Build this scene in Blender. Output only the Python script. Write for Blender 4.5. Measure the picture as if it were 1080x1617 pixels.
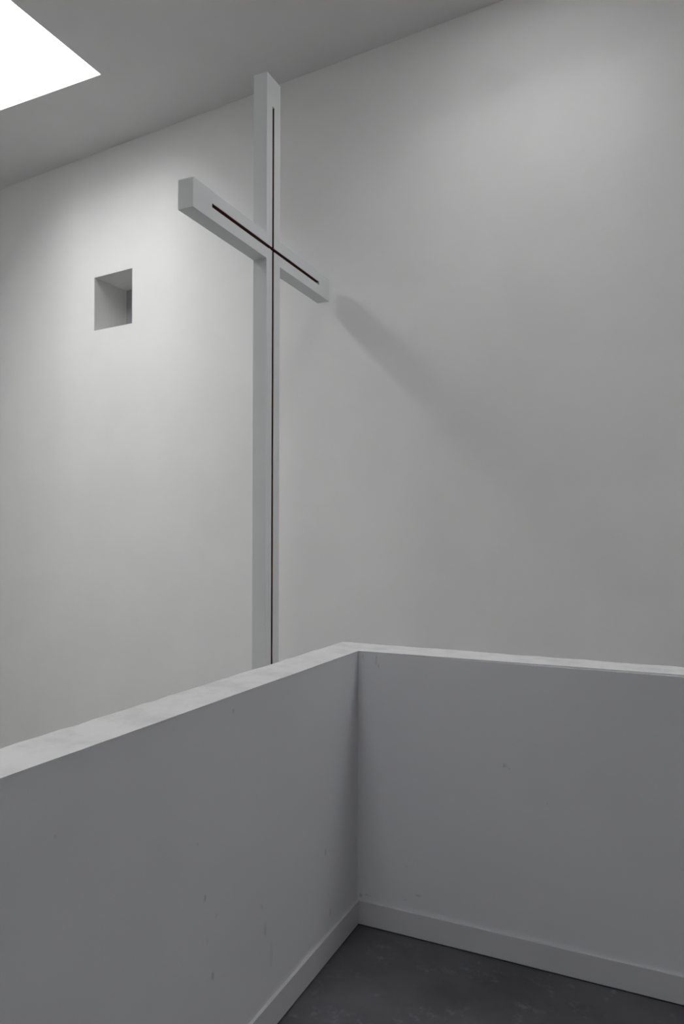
import bpy, bmesh, math, random
from mathutils import Vector, Matrix

# ------------------------------------------------------------------ clear
for o in list(bpy.data.objects):
    bpy.data.objects.remove(o, do_unlink=True)
scene = bpy.context.scene
col = scene.collection
random.seed(4)

# ------------------------------------------------------------------ camera
EYE = 1.5516                      # eye height above the balcony floor
F_PX = 1119.78                    # focal length in pixels of the 1080 px wide frame
YAW, ROLL = 0.4331187, 0.00321964
cam_data = bpy.data.cameras.new('camera')
cam = bpy.data.objects.new('camera', cam_data)
col.objects.link(cam)
cam_data.sensor_fit = 'HORIZONTAL'
cam_data.sensor_width = 24.0
cam_data.lens = 24.0 * F_PX / 1080.0
cam_data.shift_y = (850.757 - 808.5) / 1080.0
cam_data.clip_start = 0.02
cam.matrix_world = (Matrix.Translation((0, 0, EYE)) @ Matrix.Rotation(YAW, 4, 'Z')
                    @ Matrix.Rotation(math.pi / 2, 4, 'X') @ Matrix.Rotation(ROLL, 4, 'Z'))
scene.camera = cam

# ------------------------------------------------------------------ sky (even overcast) and exposure
SKY_STRENGTH = 22.5
world = bpy.data.worlds.new('overcast_sky')
scene.world = world
world.use_nodes = True
bg = world.node_tree.nodes['Background']
bg.inputs['Color'].default_value = (1.0, 1.0, 1.0, 1)
# overcast sky: the zenith is brighter than the horizon
wnt = world.node_tree
wtc = wnt.nodes.new('ShaderNodeTexCoord')
wsep = wnt.nodes.new('ShaderNodeSeparateXYZ')
wmap = wnt.nodes.new('ShaderNodeMapRange')
wnt.links.new(wtc.outputs['Generated'], wsep.inputs[0])
wnt.links.new(wsep.outputs['Z'], wmap.inputs['Value'])
for key, val in (('From Min', 0.0), ('From Max', 1.0), ('To Min', SKY_STRENGTH / 3), ('To Max', SKY_STRENGTH)):
    wmap.inputs[key].default_value = val
wnt.links.new(wmap.outputs['Result'], bg.inputs['Strength'])
vs = scene.view_settings
vs.view_transform = 'Standard'
vs.look = 'None'
vs.exposure = 0.0
vs.gamma = 1.0
vs.use_curve_mapping = False
cy = scene.cycles
cy.use_denoising = True
cy.max_bounces = 14
cy.diffuse_bounces = 12
cy.glossy_bounces = 4
cy.transmission_bounces = 6
cy.transparent_max_bounces = 8
cy.sample_clamp_indirect = 4.0
cy.caustics_reflective = False
cy.caustics_refractive = False

# ------------------------------------------------------------------ main dimensions (metres, z = 0 is the balcony floor)
CEIL = EYE + 4.2
CEIL_T = 0.9
HALL = -2.7                       # level of the hall floor
X_L, X_R, Y_N = -8.8, 6.2, -2.6   # left, right and near walls
WALL_A = Vector((-7.3505, 6.0304))  # a point on the long wall, and its bearing
WALL_ANG = math.radians(-4.596)
SKYLIGHTS = [(-6.03, -4.6916, 1.40, 4.911), (-1.65, -0.45, 3.92, 4.911),
             (3.07, 5.40, 3.20, 4.911), (-2.10, -0.60, -2.2, -0.4)]  # these two unseen openings are added to lift the general brightness


# ------------------------------------------------------------------ materials
def new_mat(name):
    m = bpy.data.materials.new(name)
    m.use_nodes = True
    nt = m.node_tree
    b = nt.nodes['Principled BSDF']
    return m, nt, b


def coords(nt, scale=(1, 1, 1)):
    tc = nt.nodes.new('ShaderNodeTexCoord')
    mp = nt.nodes.new('ShaderNodeMapping')
    mp.inputs['Scale'].default_value = scale
    nt.links.new(tc.outputs['Object'], mp.inputs['Vector'])
    return mp.outputs['Vector']


def noise(nt, vec, scale, detail=4, rough=0.55):
    n = nt.nodes.new('ShaderNodeTexNoise')
    n.inputs['Scale'].default_value = scale
    n.inputs['Detail'].default_value = detail
    n.inputs['Roughness'].default_value = rough
    nt.links.new(vec, n.inputs['Vector'])
    return n


def maprange(nt, val, a, b, c=0.0, d=1.0, smooth=True):
    n = nt.nodes.new('ShaderNodeMapRange')
    n.interpolation_type = 'SMOOTHSTEP' if smooth else 'LINEAR'
    for k, v in zip(('From Min', 'From Max', 'To Min', 'To Max'), (a, b, c, d)):
        n.inputs[k].default_value = v
    nt.links.new(val, n.inputs['Value'])
    return n.outputs['Result']


def mix(nt, fac, a, b):
    n = nt.nodes.new('ShaderNodeMix')
    n.data_type = 'RGBA'
    if isinstance(fac, float):
        n.inputs[0].default_value = fac
    else:
        nt.links.new(fac, n.inputs[0])
    for k, v in ((6, a), (7, b)):
        if isinstance(v, tuple):
            n.inputs[k].default_value = (*v, 1)
        else:
            nt.links.new(v, n.inputs[k])
    return n.outputs[2]


def math_node(nt, op, a, b):
    n = nt.nodes.new('ShaderNodeMath')
    n.operation = op
    for k, v in ((0, a), (1, b)):
        if isinstance(v, (int, float)):
            n.inputs[k].default_value = v
        else:
            nt.links.new(v, n.inputs[k])
    return n.outputs[0]


def bump(nt, b, height, strength, dist):
    n = nt.nodes.new('ShaderNodeBump')
    n.inputs['Strength'].default_value = strength
    n.inputs['Distance'].default_value = dist
    nt.links.new(height, n.inputs['Height'])
    nt.links.new(n.outputs['Normal'], b.inputs['Normal'])


def paint(name, base, var=0.03, rough=0.75, bump_s=0.12, marks=None, mark_col=(0.2, 0.2, 0.21)):
    """rolled emulsion paint; marks = [(x, y, z, rx, ry, rz, strength)] are scuffs in object space"""
    m, nt, b = new_mat(name)
    vec = coords(nt)
    n1 = noise(nt, vec, 1.3, 3)
    n2 = noise(nt, vec, 160, 2)
    dark = tuple(c * (1 - var) for c in base)
    c = mix(nt, maprange(nt, n1.outputs['Fac'], 0.35, 0.65), base, dark)
    if marks:
        nd = noise(nt, vec, 38, 3)
        sub = nt.nodes.new('ShaderNodeVectorMath')
        sub.operation = 'MULTIPLY_ADD'
        nt.links.new(nd.outputs['Color'], sub.inputs[0])
        sub.inputs[1].default_value = (0.02, 0.02, 0.02)
        nt.links.new(vec, sub.inputs[2])
        total = None
        for (x, y, z, rx, ry, rz, s) in marks:
            d = nt.nodes.new('ShaderNodeVectorMath')
            d.operation = 'SUBTRACT'
            nt.links.new(sub.outputs[0], d.inputs[0])
            d.inputs[1].default_value = (x + 0.01, y + 0.01, z + 0.01)
            q = nt.nodes.new('ShaderNodeVectorMath')
            q.operation = 'DIVIDE'
            nt.links.new(d.outputs[0], q.inputs[0])
            q.inputs[1].default_value = (rx, ry, rz)
            ln = nt.nodes.new('ShaderNodeVectorMath')
            ln.operation = 'LENGTH'
            nt.links.new(q.outputs[0], ln.inputs[0])
            v = maprange(nt, ln.outputs['Value'], 1.0, 0.25, 0.0, s)
            total = v if total is None else math_node(nt, 'MAXIMUM', total, v)
        brk = noise(nt, vec, 90, 2)
        total = math_node(nt, 'MULTIPLY', total, maprange(nt, brk.outputs['Fac'], 0.3, 0.6, 0.35, 1.0))
        c = mix(nt, total, c, mark_col)
    nt.links.new(c, b.inputs['Base Color'])
    b.inputs['Roughness'].default_value = rough
    b.inputs['Specular IOR Level'].default_value = 0.25
    bump(nt, b, n2.outputs['Fac'], bump_s, 0.002)
    return m


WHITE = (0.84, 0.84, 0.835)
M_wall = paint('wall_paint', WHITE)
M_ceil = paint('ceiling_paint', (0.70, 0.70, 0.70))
M_shaft = paint('shaft_paint', (0.86, 0.86, 0.86))
M_base = paint('baseboard_paint', (0.53, 0.53, 0.545), var=0.05, rough=0.5)
M_cross = paint('cross_paint', (0.74, 0.75, 0.755), var=0.02, rough=0.6, bump_s=0.05)
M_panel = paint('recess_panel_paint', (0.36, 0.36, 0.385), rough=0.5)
M_reveal_shade = paint('recess_shade_grey', (0.73, 0.73, 0.71), var=0.04)  # greyer than the wall: the recess's shade is put into its colour
FAR = 9.0                          # a radius that leaves one axis unconstrained
left_marks = [(-1.147, y, z, FAR, a, c, s) for (y, z, a, c, s) in [
    (1.588, 0.575, .008, .014, .45), (1.627, 0.345, .010, .016, .45), (1.852, 0.764, .006, .010, .15),
    (1.906, 0.335, .012, .030, .38), (1.945, 0.235, .012, .055, .16), (2.334, 0.404, .012, .022, .35),
    (1.723, 1.055, .008, .009, .35), (1.641, 0.501, .009, .012, .25), (1.887, 0.416, .009, .018, .25),
    (2.373, 0.165, .010, .020, .30), (1.075, 0.937, .006, .008, .2), (1.553, 0.733, .006, .007, .22),
    (1.600, 0.455, .008, .012, .2), (2.355, 0.235, .008, .010, .25)]]
right_marks = [(x, 2.631, z, a, FAR, c, s) for (x, z, a, c, s) in [
    (-1.061, 1.066, .006, .024, .40), (-1.051, 1.042, .004, .018, .45), (-0.881, 0.168, .016, .008, .40),
    (-0.938, 0.140, .016, .008, .22), (-0.551, 0.718, .012, .009, .35), (-0.535, 0.709, .010, .006, .3),
    (-1.128, 0.117, .010, .012, .5), (-1.095, 0.122, .018, .006, .3), (-1.118, 1.08, .005, .022, .3),
    (-0.93, 0.27, .006, .008, .25), (-0.40, 0.60, .006, .008, .2)]]
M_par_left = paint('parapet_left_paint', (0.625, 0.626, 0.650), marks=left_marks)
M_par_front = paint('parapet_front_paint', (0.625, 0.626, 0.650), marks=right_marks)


def coping_mat():
    m, nt, b = new_mat('coping_plaster')
    vec = coords(nt)
    n1 = noise(nt, vec, 9, 6, 0.65)
    n2 = noise(nt, vec, 2.2, 3)
    n3 = noise(nt, vec, 70, 3)
    c = mix(nt, maprange(nt, n1.outputs['Fac'], 0.42, 0.70), (0.62, 0.62, 0.622), (0.53, 0.53, 0.535))
    c = mix(nt, maprange(nt, n2.outputs['Fac'], 0.5, 0.75, 0.0, 0.35), c, (0.54, 0.54, 0.545))
    nt.links.new(c, b.inputs['Base Color'])
    b.inputs['Roughness'].default_value = 0.85
    b.inputs['Specular IOR Level'].default_value = 0.2
    bump(nt, b, n3.outputs['Fac'], 0.3, 0.003)
    return m


M_coping = coping_mat()


def concrete_mat():
    m, nt, b = new_mat('dark_concrete')
    vec = coords(nt)
    n1 = noise(nt, vec, 2.6, 5, 0.6)
    n2 = noise(nt, vec, 24, 6, 0.7)
    n3 = noise(nt, vec, 7.0, 4, 0.6)
    c = mix(nt, maprange(nt, n1.outputs['Fac'], 0.35, 0.65), (0.072, 0.071, 0.078), (0.098, 0.098, 0.107))
    pale = math_node(nt, 'MULTIPLY', maprange(nt, n2.outputs['Fac'], 0.50, 0.70), maprange(nt, n3.outputs['Fac'], 0.45, 0.62))
    c = mix(nt, math_node(nt, 'MULTIPLY', pale, 0.45), c, (0.21, 0.21, 0.235))
    # thin pale scratches
    wv = nt.nodes.new('ShaderNodeTexNoise')
    wv.inputs['Scale'].default_value = 11
    wv.inputs['Detail'].default_value = 2
    mp = coords(nt, (1, 3.0, 1))
    nt.links.new(mp, wv.inputs['Vector'])
    line = maprange(nt, math_node(nt, 'ABSOLUTE', math_node(nt, 'SUBTRACT', wv.outputs['Fac'], 0.5), 0), 0.006, 0.0)
    line = math_node(nt, 'MULTIPLY', line, maprange(nt, n3.outputs['Fac'], 0.54, 0.66))
    c = mix(nt, math_node(nt, 'MULTIPLY', line, 0.5), c, (0.22, 0.22, 0.24))
    nt.links.new(c, b.inputs['Base Color'])
    b.inputs['Roughness'].default_value = 0.72
    b.inputs['Specular IOR Level'].default_value = 0.25
    bump(nt, b, n2.outputs['Fac'], 0.15, 0.002)
    return m


M_conc = concrete_mat()


def hall_floor_mat():
    m, nt, b = new_mat('hall_concrete')
    vec = coords(nt)
    n1 = noise(nt, vec, 1.6, 5, 0.6)
    c = mix(nt, maprange(nt, n1.outputs['Fac'], 0.35, 0.65), (0.20, 0.198, 0.195), (0.26, 0.257, 0.255))
    nt.links.new(c, b.inputs['Base Color'])
    b.inputs['Roughness'].default_value = 0.6
    return m


M_hall = hall_floor_mat()


def strip_mat():
    m, nt, b = new_mat('dark_red_wood')
    vec = coords(nt, (8, 8, 1))
    n1 = noise(nt, vec, 6, 5, 0.6)
    c = mix(nt, maprange(nt, n1.outputs['Fac'], 0.35, 0.65), (0.17, 0.045, 0.038), (0.10, 0.034, 0.030))
    nt.links.new(c, b.inputs['Base Color'])
    b.inputs['Roughness'].default_value = 0.6
    return m


M_strip = strip_mat()


def glass_mat():
    m, nt, b = new_mat('clear_pane')
    out = nt.nodes['Material Output']
    tr = nt.nodes.new('ShaderNodeBsdfTransparent')
    tr.inputs['Color'].default_value = (0.94, 0.94, 0.94, 1)
    gl = nt.nodes.new('ShaderNodeBsdfGlossy')
    gl.inputs['Roughness'].default_value = 0.02
    n1 = noise(nt, coords(nt), 3, 3)
    mx = nt.nodes.new('ShaderNodeMixShader')
    nt.links.new(maprange(nt, n1.outputs['Fac'], 0.3, 0.7, 0.04, 0.06), mx.inputs[0])
    nt.links.new(tr.outputs[0], mx.inputs[1])
    nt.links.new(gl.outputs[0], mx.inputs[2])
    nt.links.new(mx.outputs[0], out.inputs['Surface'])
    nt.nodes.remove(b)
    return m


M_glass = glass_mat()
M_frame = paint('frame_paint', (0.7, 0.7, 0.7), rough=0.4)


# ------------------------------------------------------------------ mesh helpers
def link(name, me, mat, parent=None, loc=None):
    o = bpy.data.objects.new(name, me)
    if mat:
        me.materials.append(mat)
    col.objects.link(o)
    if loc is not None:
        o.location = loc
    if parent:
        o.parent = parent
    return o


def from_bm(name, bm, mat, parent=None, loc=None):
    bmesh.ops.recalc_face_normals(bm, faces=bm.faces)
    me = bpy.data.meshes.new(name)
    bm.to_mesh(me)
    bm.free()
    return link(name, me, mat, parent, loc)


def cells(xs, ys, zs, solid, bm=None):
    """boundary surface of the filled cells of an uneven grid"""
    bm = bm or bmesh.new()
    nx, ny, nz = len(xs) - 1, len(ys) - 1, len(zs) - 1
    full = {(i, j, k) for i in range(nx) for j in range(ny) for k in range(nz)
            if solid((xs[i] + xs[i + 1]) / 2, (ys[j] + ys[j + 1]) / 2, (zs[k] + zs[k + 1]) / 2)}
    cache = {}

    def v(i, j, k):
        if (i, j, k) not in cache:
            cache[(i, j, k)] = bm.verts.new((xs[i], ys[j], zs[k]))
        return cache[(i, j, k)]
    for (i, j, k) in full:
        I, J, K = i + 1, j + 1, k + 1
        for d, q in (((-1, 0, 0), ((i, j, k), (i, j, K), (i, J, K), (i, J, k))),
                     ((1, 0, 0), ((I, j, k), (I, J, k), (I, J, K), (I, j, K))),
                     ((0, -1, 0), ((i, j, k), (I, j, k), (I, j, K), (i, j, K))),
                     ((0, 1, 0), ((i, J, k), (i, J, K), (I, J, K), (I, J, k))),
                     ((0, 0, -1), ((i, j, k), (i, J, k), (I, J, k), (I, j, k))),
                     ((0, 0, 1), ((i, j, K), (I, j, K), (I, J, K), (i, J, K)))):
            if (i + d[0], j + d[1], k + d[2]) not in full:
                bm.faces.new([v(*p) for p in q])
    return bm


def box(x0, x1, y0, y1, z0, z1, bm=None):
    return cells([x0, x1], [y0, y1], [z0, z1], lambda *a: True, bm)


def prism(pts, z0, z1):
    """polygon in plan, extruded"""
    bm = bmesh.new()
    lo = [bm.verts.new((x, y, z0)) for x, y in pts]
    hi = [bm.verts.new((x, y, z1)) for x, y in pts]
    n = len(pts)
    bm.faces.new(lo[::-1])
    bm.faces.new(hi)
    for i in range(n):
        bm.faces.new((lo[i], lo[(i + 1) % n], hi[(i + 1) % n], hi[i]))
    return bm


def tag(o, label, cat, kind=None, group=None):
    o['label'] = label
    o['category'] = cat
    if kind:
        o['kind'] = kind
    if group:
        o['group'] = group
    return o


def wall_y(x):
    return WALL_A.y + (x - WALL_A.x) * math.tan(WALL_ANG)


# ------------------------------------------------------------------ the long white wall with its square recess
ca = math.cos(WALL_ANG)
S0, S1 = (X_L - 0.6 - WALL_A.x) / ca, (X_R + 0.6 - WALL_A.x) / ca
n0, n1 = (-5.4476 * 1.05 - WALL_A.x) / ca, (-4.9094 * 1.05 - WALL_A.x) / ca
nz0, nz1 = EYE + 2.158 * 1.05, EYE + 2.7095 * 1.05
RL = 0.003                         # thickness of the grey lining added to darken the recess
bm = cells([S0, n0 - RL, n1 + RL, S1], [0, 0.49, 0.8], [HALL - 0.2, nz0 - RL, nz1 + RL, CEIL + CEIL_T],
           lambda x, y, z: not (n0 - RL < x < n1 + RL and nz0 - RL < z < nz1 + RL and y < 0.49))
w = from_bm('wall_back', bm, M_wall)
w.matrix_world = Matrix.Translation((WALL_A.x, WALL_A.y, 0)) @ Matrix.Rotation(WALL_ANG, 4, 'Z')
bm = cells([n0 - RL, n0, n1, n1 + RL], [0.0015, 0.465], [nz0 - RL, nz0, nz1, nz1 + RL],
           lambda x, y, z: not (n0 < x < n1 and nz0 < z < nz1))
from_bm('recess_shade_lining', bm, M_reveal_shade, w)
pn = from_bm('recess_panel', box(n0 - RL, n1 + RL, 0.465, 0.49, nz0 - RL, nz1 + RL), M_panel, w)
pn['label'] = 'grey panel closing the back of the square recess'
tag(w, 'tall smooth white wall with a small square recess, behind the cross', 'wall', 'structure')

# ------------------------------------------------------------------ the other walls of the hall
w = from_bm('wall_left', box(X_L - 0.3, X_L, Y_N - 0.3, wall_y(X_L), HALL - 0.2, CEIL + CEIL_T), M_wall)
tag(w, 'plain white end wall of the hall beyond the left edge', 'wall', 'structure')
w = from_bm('wall_right', box(X_R, X_R + 0.3, Y_N - 0.3, wall_y(X_R + 0.3), HALL - 0.2, CEIL + CEIL_T), M_wall)
tag(w, 'plain white end wall of the hall beyond the right edge', 'wall', 'structure')
w = from_bm('wall_near', box(X_L, X_R, Y_N - 0.3, Y_N, HALL - 0.2, CEIL + CEIL_T), M_wall)
tag(w, 'plain white wall behind the viewer on the balcony', 'wall', 'structure')

# ------------------------------------------------------------------ ceiling, pierced by the skylights
xs = sorted({X_L - 0.3, X_R + 0.3} | {v for s in SKYLIGHTS for v in s[:2]})
ys = sorted({Y_N - 0.3, 7.0} | {v for s in SKYLIGHTS for v in s[2:]})
bm = cells(xs, ys, [CEIL, CEIL + CEIL_T],
           lambda x, y, z: not any(a < x < b and c < y < d for a, b, c, d in SKYLIGHTS))
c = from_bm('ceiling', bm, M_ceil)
tag(c, 'flat white ceiling pierced by a bright white skylight', 'ceiling', 'structure')

for i, (a, b, y0, y1) in enumerate(SKYLIGHTS):
    e = bpy.data.objects.new('window_%d' % (i + 1), None)
    col.objects.link(e)
    zt = CEIL + CEIL_T
    e.location = ((a + b) / 2, (y0 + y1) / 2, zt)
    tag(e, ('bright white skylight opening in the ceiling at the upper left' if i == 0 else
            ('narrow skylight', 'wide added skylight', 'small added skylight')[i - 1] + (
                ' above the front parapet, outside the picture', ' far to the right, outside the picture, put in for brightness',
                ' overhead behind the viewer, outside the picture, put in for brightness')[i - 1]), 'skylight', 'structure')
    hx, hy = (b - a) / 2, (y1 - y0) / 2
    t = 0.06
    fr = cells([-hx - t, -hx, hx, hx + t], [-hy - t, -hy, hy, hy + t], [0.0, 0.12],
               lambda x, y, z: abs(x) > hx or abs(y) > hy)
    from_bm('frame', fr, M_frame, e)
    from_bm('pane', box(-hx, hx, -hy, hy, 0.06, 0.068), M_glass, e)
    # light portal: only tells the renderer where the sky comes in
    ld = bpy.data.lights.new('sky_portal', 'AREA')
    ld.shape = 'RECTANGLE'
    ld.size, ld.size_y = 2 * hx, 2 * hy
    ld.cycles.is_portal = True
    lo = bpy.data.objects.new('sky_portal', ld)
    lo.location = ((a + b) / 2, (y0 + y1) / 2, zt + 0.13)
    col.objects.link(lo)

# ------------------------------------------------------------------ floors
f = from_bm('floor_hall', box(X_L, X_R, Y_N, 6.4, HALL - 0.2, HALL), M_hall)
tag(f, 'pale concrete floor of the hall far below the balcony', 'floor', 'structure')

IX, IY = -1.1405, 2.6250             # inner faces of the parapets
OXL, OYF = -1.3095, 2.8287         # outer faces
TOP, COP = 1.10, 0.006
f = from_bm('floor', box(OXL, X_R, Y_N, OYF, -0.28, 0.0), M_conc)
tag(f, 'dark grey scuffed concrete floor of the balcony in the corner', 'floor', 'structure')

# ------------------------------------------------------------------ balcony parapets
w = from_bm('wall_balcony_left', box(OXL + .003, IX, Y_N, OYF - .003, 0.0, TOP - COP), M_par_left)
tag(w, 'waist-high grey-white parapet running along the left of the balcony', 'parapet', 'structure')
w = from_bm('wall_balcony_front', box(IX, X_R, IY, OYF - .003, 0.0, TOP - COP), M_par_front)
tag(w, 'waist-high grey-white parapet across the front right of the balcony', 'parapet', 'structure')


def coping():
    """the pale plastered top of both parapets: one L with a slightly uneven surface and edges"""
    rnd = random.Random(11)
    # plan stations: from the near wall up to the corner, then to the right wall
    ci, co = Vector((-1.1390, 2.6235)), Vector((-1.3096, 2.8420))
    st = []
    y = Y_N
    while y < 2.55:
        st.append((Vector((ci.x, y)), Vector((co.x, y + 0.22 * max(0, (y + 2.6) / 5.2)))))
        y += 0.055
    st.append((ci, co))
    x = -1.05
    while x < X_R:
        d = x - ci.x
        st.append((Vector((x, 2.6235 + 0.010 * min(d, 1.3))), Vector((x - 0.17 * max(0, 1 - d / 3), 2.842 - 0.025 * min(d, 1.3)))))
        x += 0.055
    st.append((Vector((X_R, 2.637)), Vector((X_R, 2.81))))
    bm = bmesh.new()
    rows = []
    nseg = 6
    low_i = low_o = 0.0
    for k, (a, b) in enumerate(st):
        corner = abs(a.x - ci.x) < 1e-6 and abs(a.y - ci.y) < 1e-6
        wi = 0 if corner else rnd.uniform(-.0012, .0012)
        wo = 0 if corner else rnd.uniform(-.004, .003)
        a2 = a + (b - a).normalized() * wi
        b2 = b + (b - a).normalized() * wo
        top = []
        for j in range(nseg + 1):
            t = j / nseg
            p = a2.lerp(b2, t)
            edge = 0 if j == 0 else 1
            z = TOP + edge * rnd.uniform(-.0012, .0012)
            if j == nseg:
                z -= 0.003
            top.append(bm.verts.new((p.x, p.y, z)))
        lo_i = bm.verts.new((a2.x, a2.y, TOP - COP))
        lo_o = bm.verts.new((b2.x, b2.y, TOP - COP))
        rows.append([lo_i] + top + [lo_o])
    for r, s in zip(rows, rows[1:]):
        for j in range(len(r) - 1):
            bm.faces.new((r[j], r[j + 1], s[j + 1], s[j]))
        bm.faces.new((r[-1], r[0], s[0], s[-1]))
    bm.faces.new(rows[0])
    bm.faces.new(rows[-1][::-1])
    return bm


c = from_bm('trim_1', coping(), M_coping)
tag(c, 'pale uneven plaster coping bending round the top of both parapets', 'coping', 'structure')

# baseboards, set a hair above the floor
BH, BT, GAP = 0.099, 0.0110, 0.008
b = from_bm('baseboard_left', box(IX, IX + BT, Y_N, IY, GAP, BH), M_base)
tag(b, 'grey painted baseboard along the foot of the left parapet', 'baseboard', 'structure')
b = from_bm('baseboard_front', box(IX + BT, X_R, IY - BT, IY, GAP, BH), M_base)
tag(b, 'grey painted baseboard along the foot of the front right parapet', 'baseboard', 'structure')

# ------------------------------------------------------------------ the cross
K = 2.69
yc = 1.7033 * K
cross = bpy.data.objects.new('cross', None)
col.objects.link(cross)
cross.location = (-1.021 * K, yc, HALL)
tag(cross, 'tall pale grey cross beside the white wall, thin dark red groove in its face', 'cross')
bx, fx = -0.0213 * K, 0.0210 * K          # back and front faces
gx = fx - 0.030                           # bottom of the groove
zb = EYE - HALL                           # eye level above the hall floor
sw = 0.0364 * K                           # half width of the post
a0, a1 = 1.3385 * K - yc, 2.0580 * K - yc
az0, az1 = zb + 0.7650 * K, zb + 0.8342 * K
ztop = zb + 1.2731 * K
gw = 0.0052 * K
gzc = zb + 0.8000 * K
gy0, gy1 = 1.4140 * K - yc, 1.9865 * K - yc
gyc = 1.7018 * K - yc
gz0, gz1 = 0.25, zb + 1.1940 * K


def in_groove(y, z):
    return (abs(y - gyc) < gw and gz0 < z < gz1) or (abs(z - gzc) < gw and gy0 < y < gy1)


xs = [bx, gx, fx]
post = cells(xs, [-sw, gyc - gw, gyc + gw, sw], [0, gz0, az0, gzc - gw, gzc + gw, az1, gz1, ztop],
             lambda x, y, z: not (x > gx and in_groove(y, z)))
from_bm('post', post, M_cross, cross)
for ya, yb, ge in ((a0, -sw, gy0), (sw, a1, gy1)):
    arm = cells(xs, [ya, ge, yb], [az0, gzc - gw, gzc + gw, az1],
                lambda x, y, z: not (x > gx and in_groove(y, z)))
    from_bm('arm', arm, M_cross, cross)
# dark red strips lining the groove: a thin trough on its floor and sides
lt, gf = 0.0015, fx - 0.004


def trough(y0, y1, z0, z1, along):
    bm = bmesh.new()
    if along == 'z':
        cells([gx, gx + lt, gf], [y0, y0 + lt, y1 - lt, y1], [z0, z1],
              lambda x, y, z: x < gx + lt or y < y0 + lt or y > y1 - lt, bm)
    else:
        cells([gx, gx + lt, gf], [y0, y1], [z0, z0 + lt, z1 - lt, z1],
              lambda x, y, z: x < gx + lt or z < z0 + lt or z > z1 - lt, bm)
    return bm


for bm in (trough(gyc - gw, gyc + gw, gz0, gzc - gw, 'z'), trough(gyc - gw, gyc + gw, gzc + gw, gz1, 'z'),
           trough(gy0, gyc - gw, gzc - gw, gzc + gw, 'y'), trough(gyc + gw, gy1, gzc - gw, gzc + gw, 'y')):
    s = from_bm('groove_lining', bm, M_strip, cross)
    s['label'] = 'thin dark red strip lining the groove'
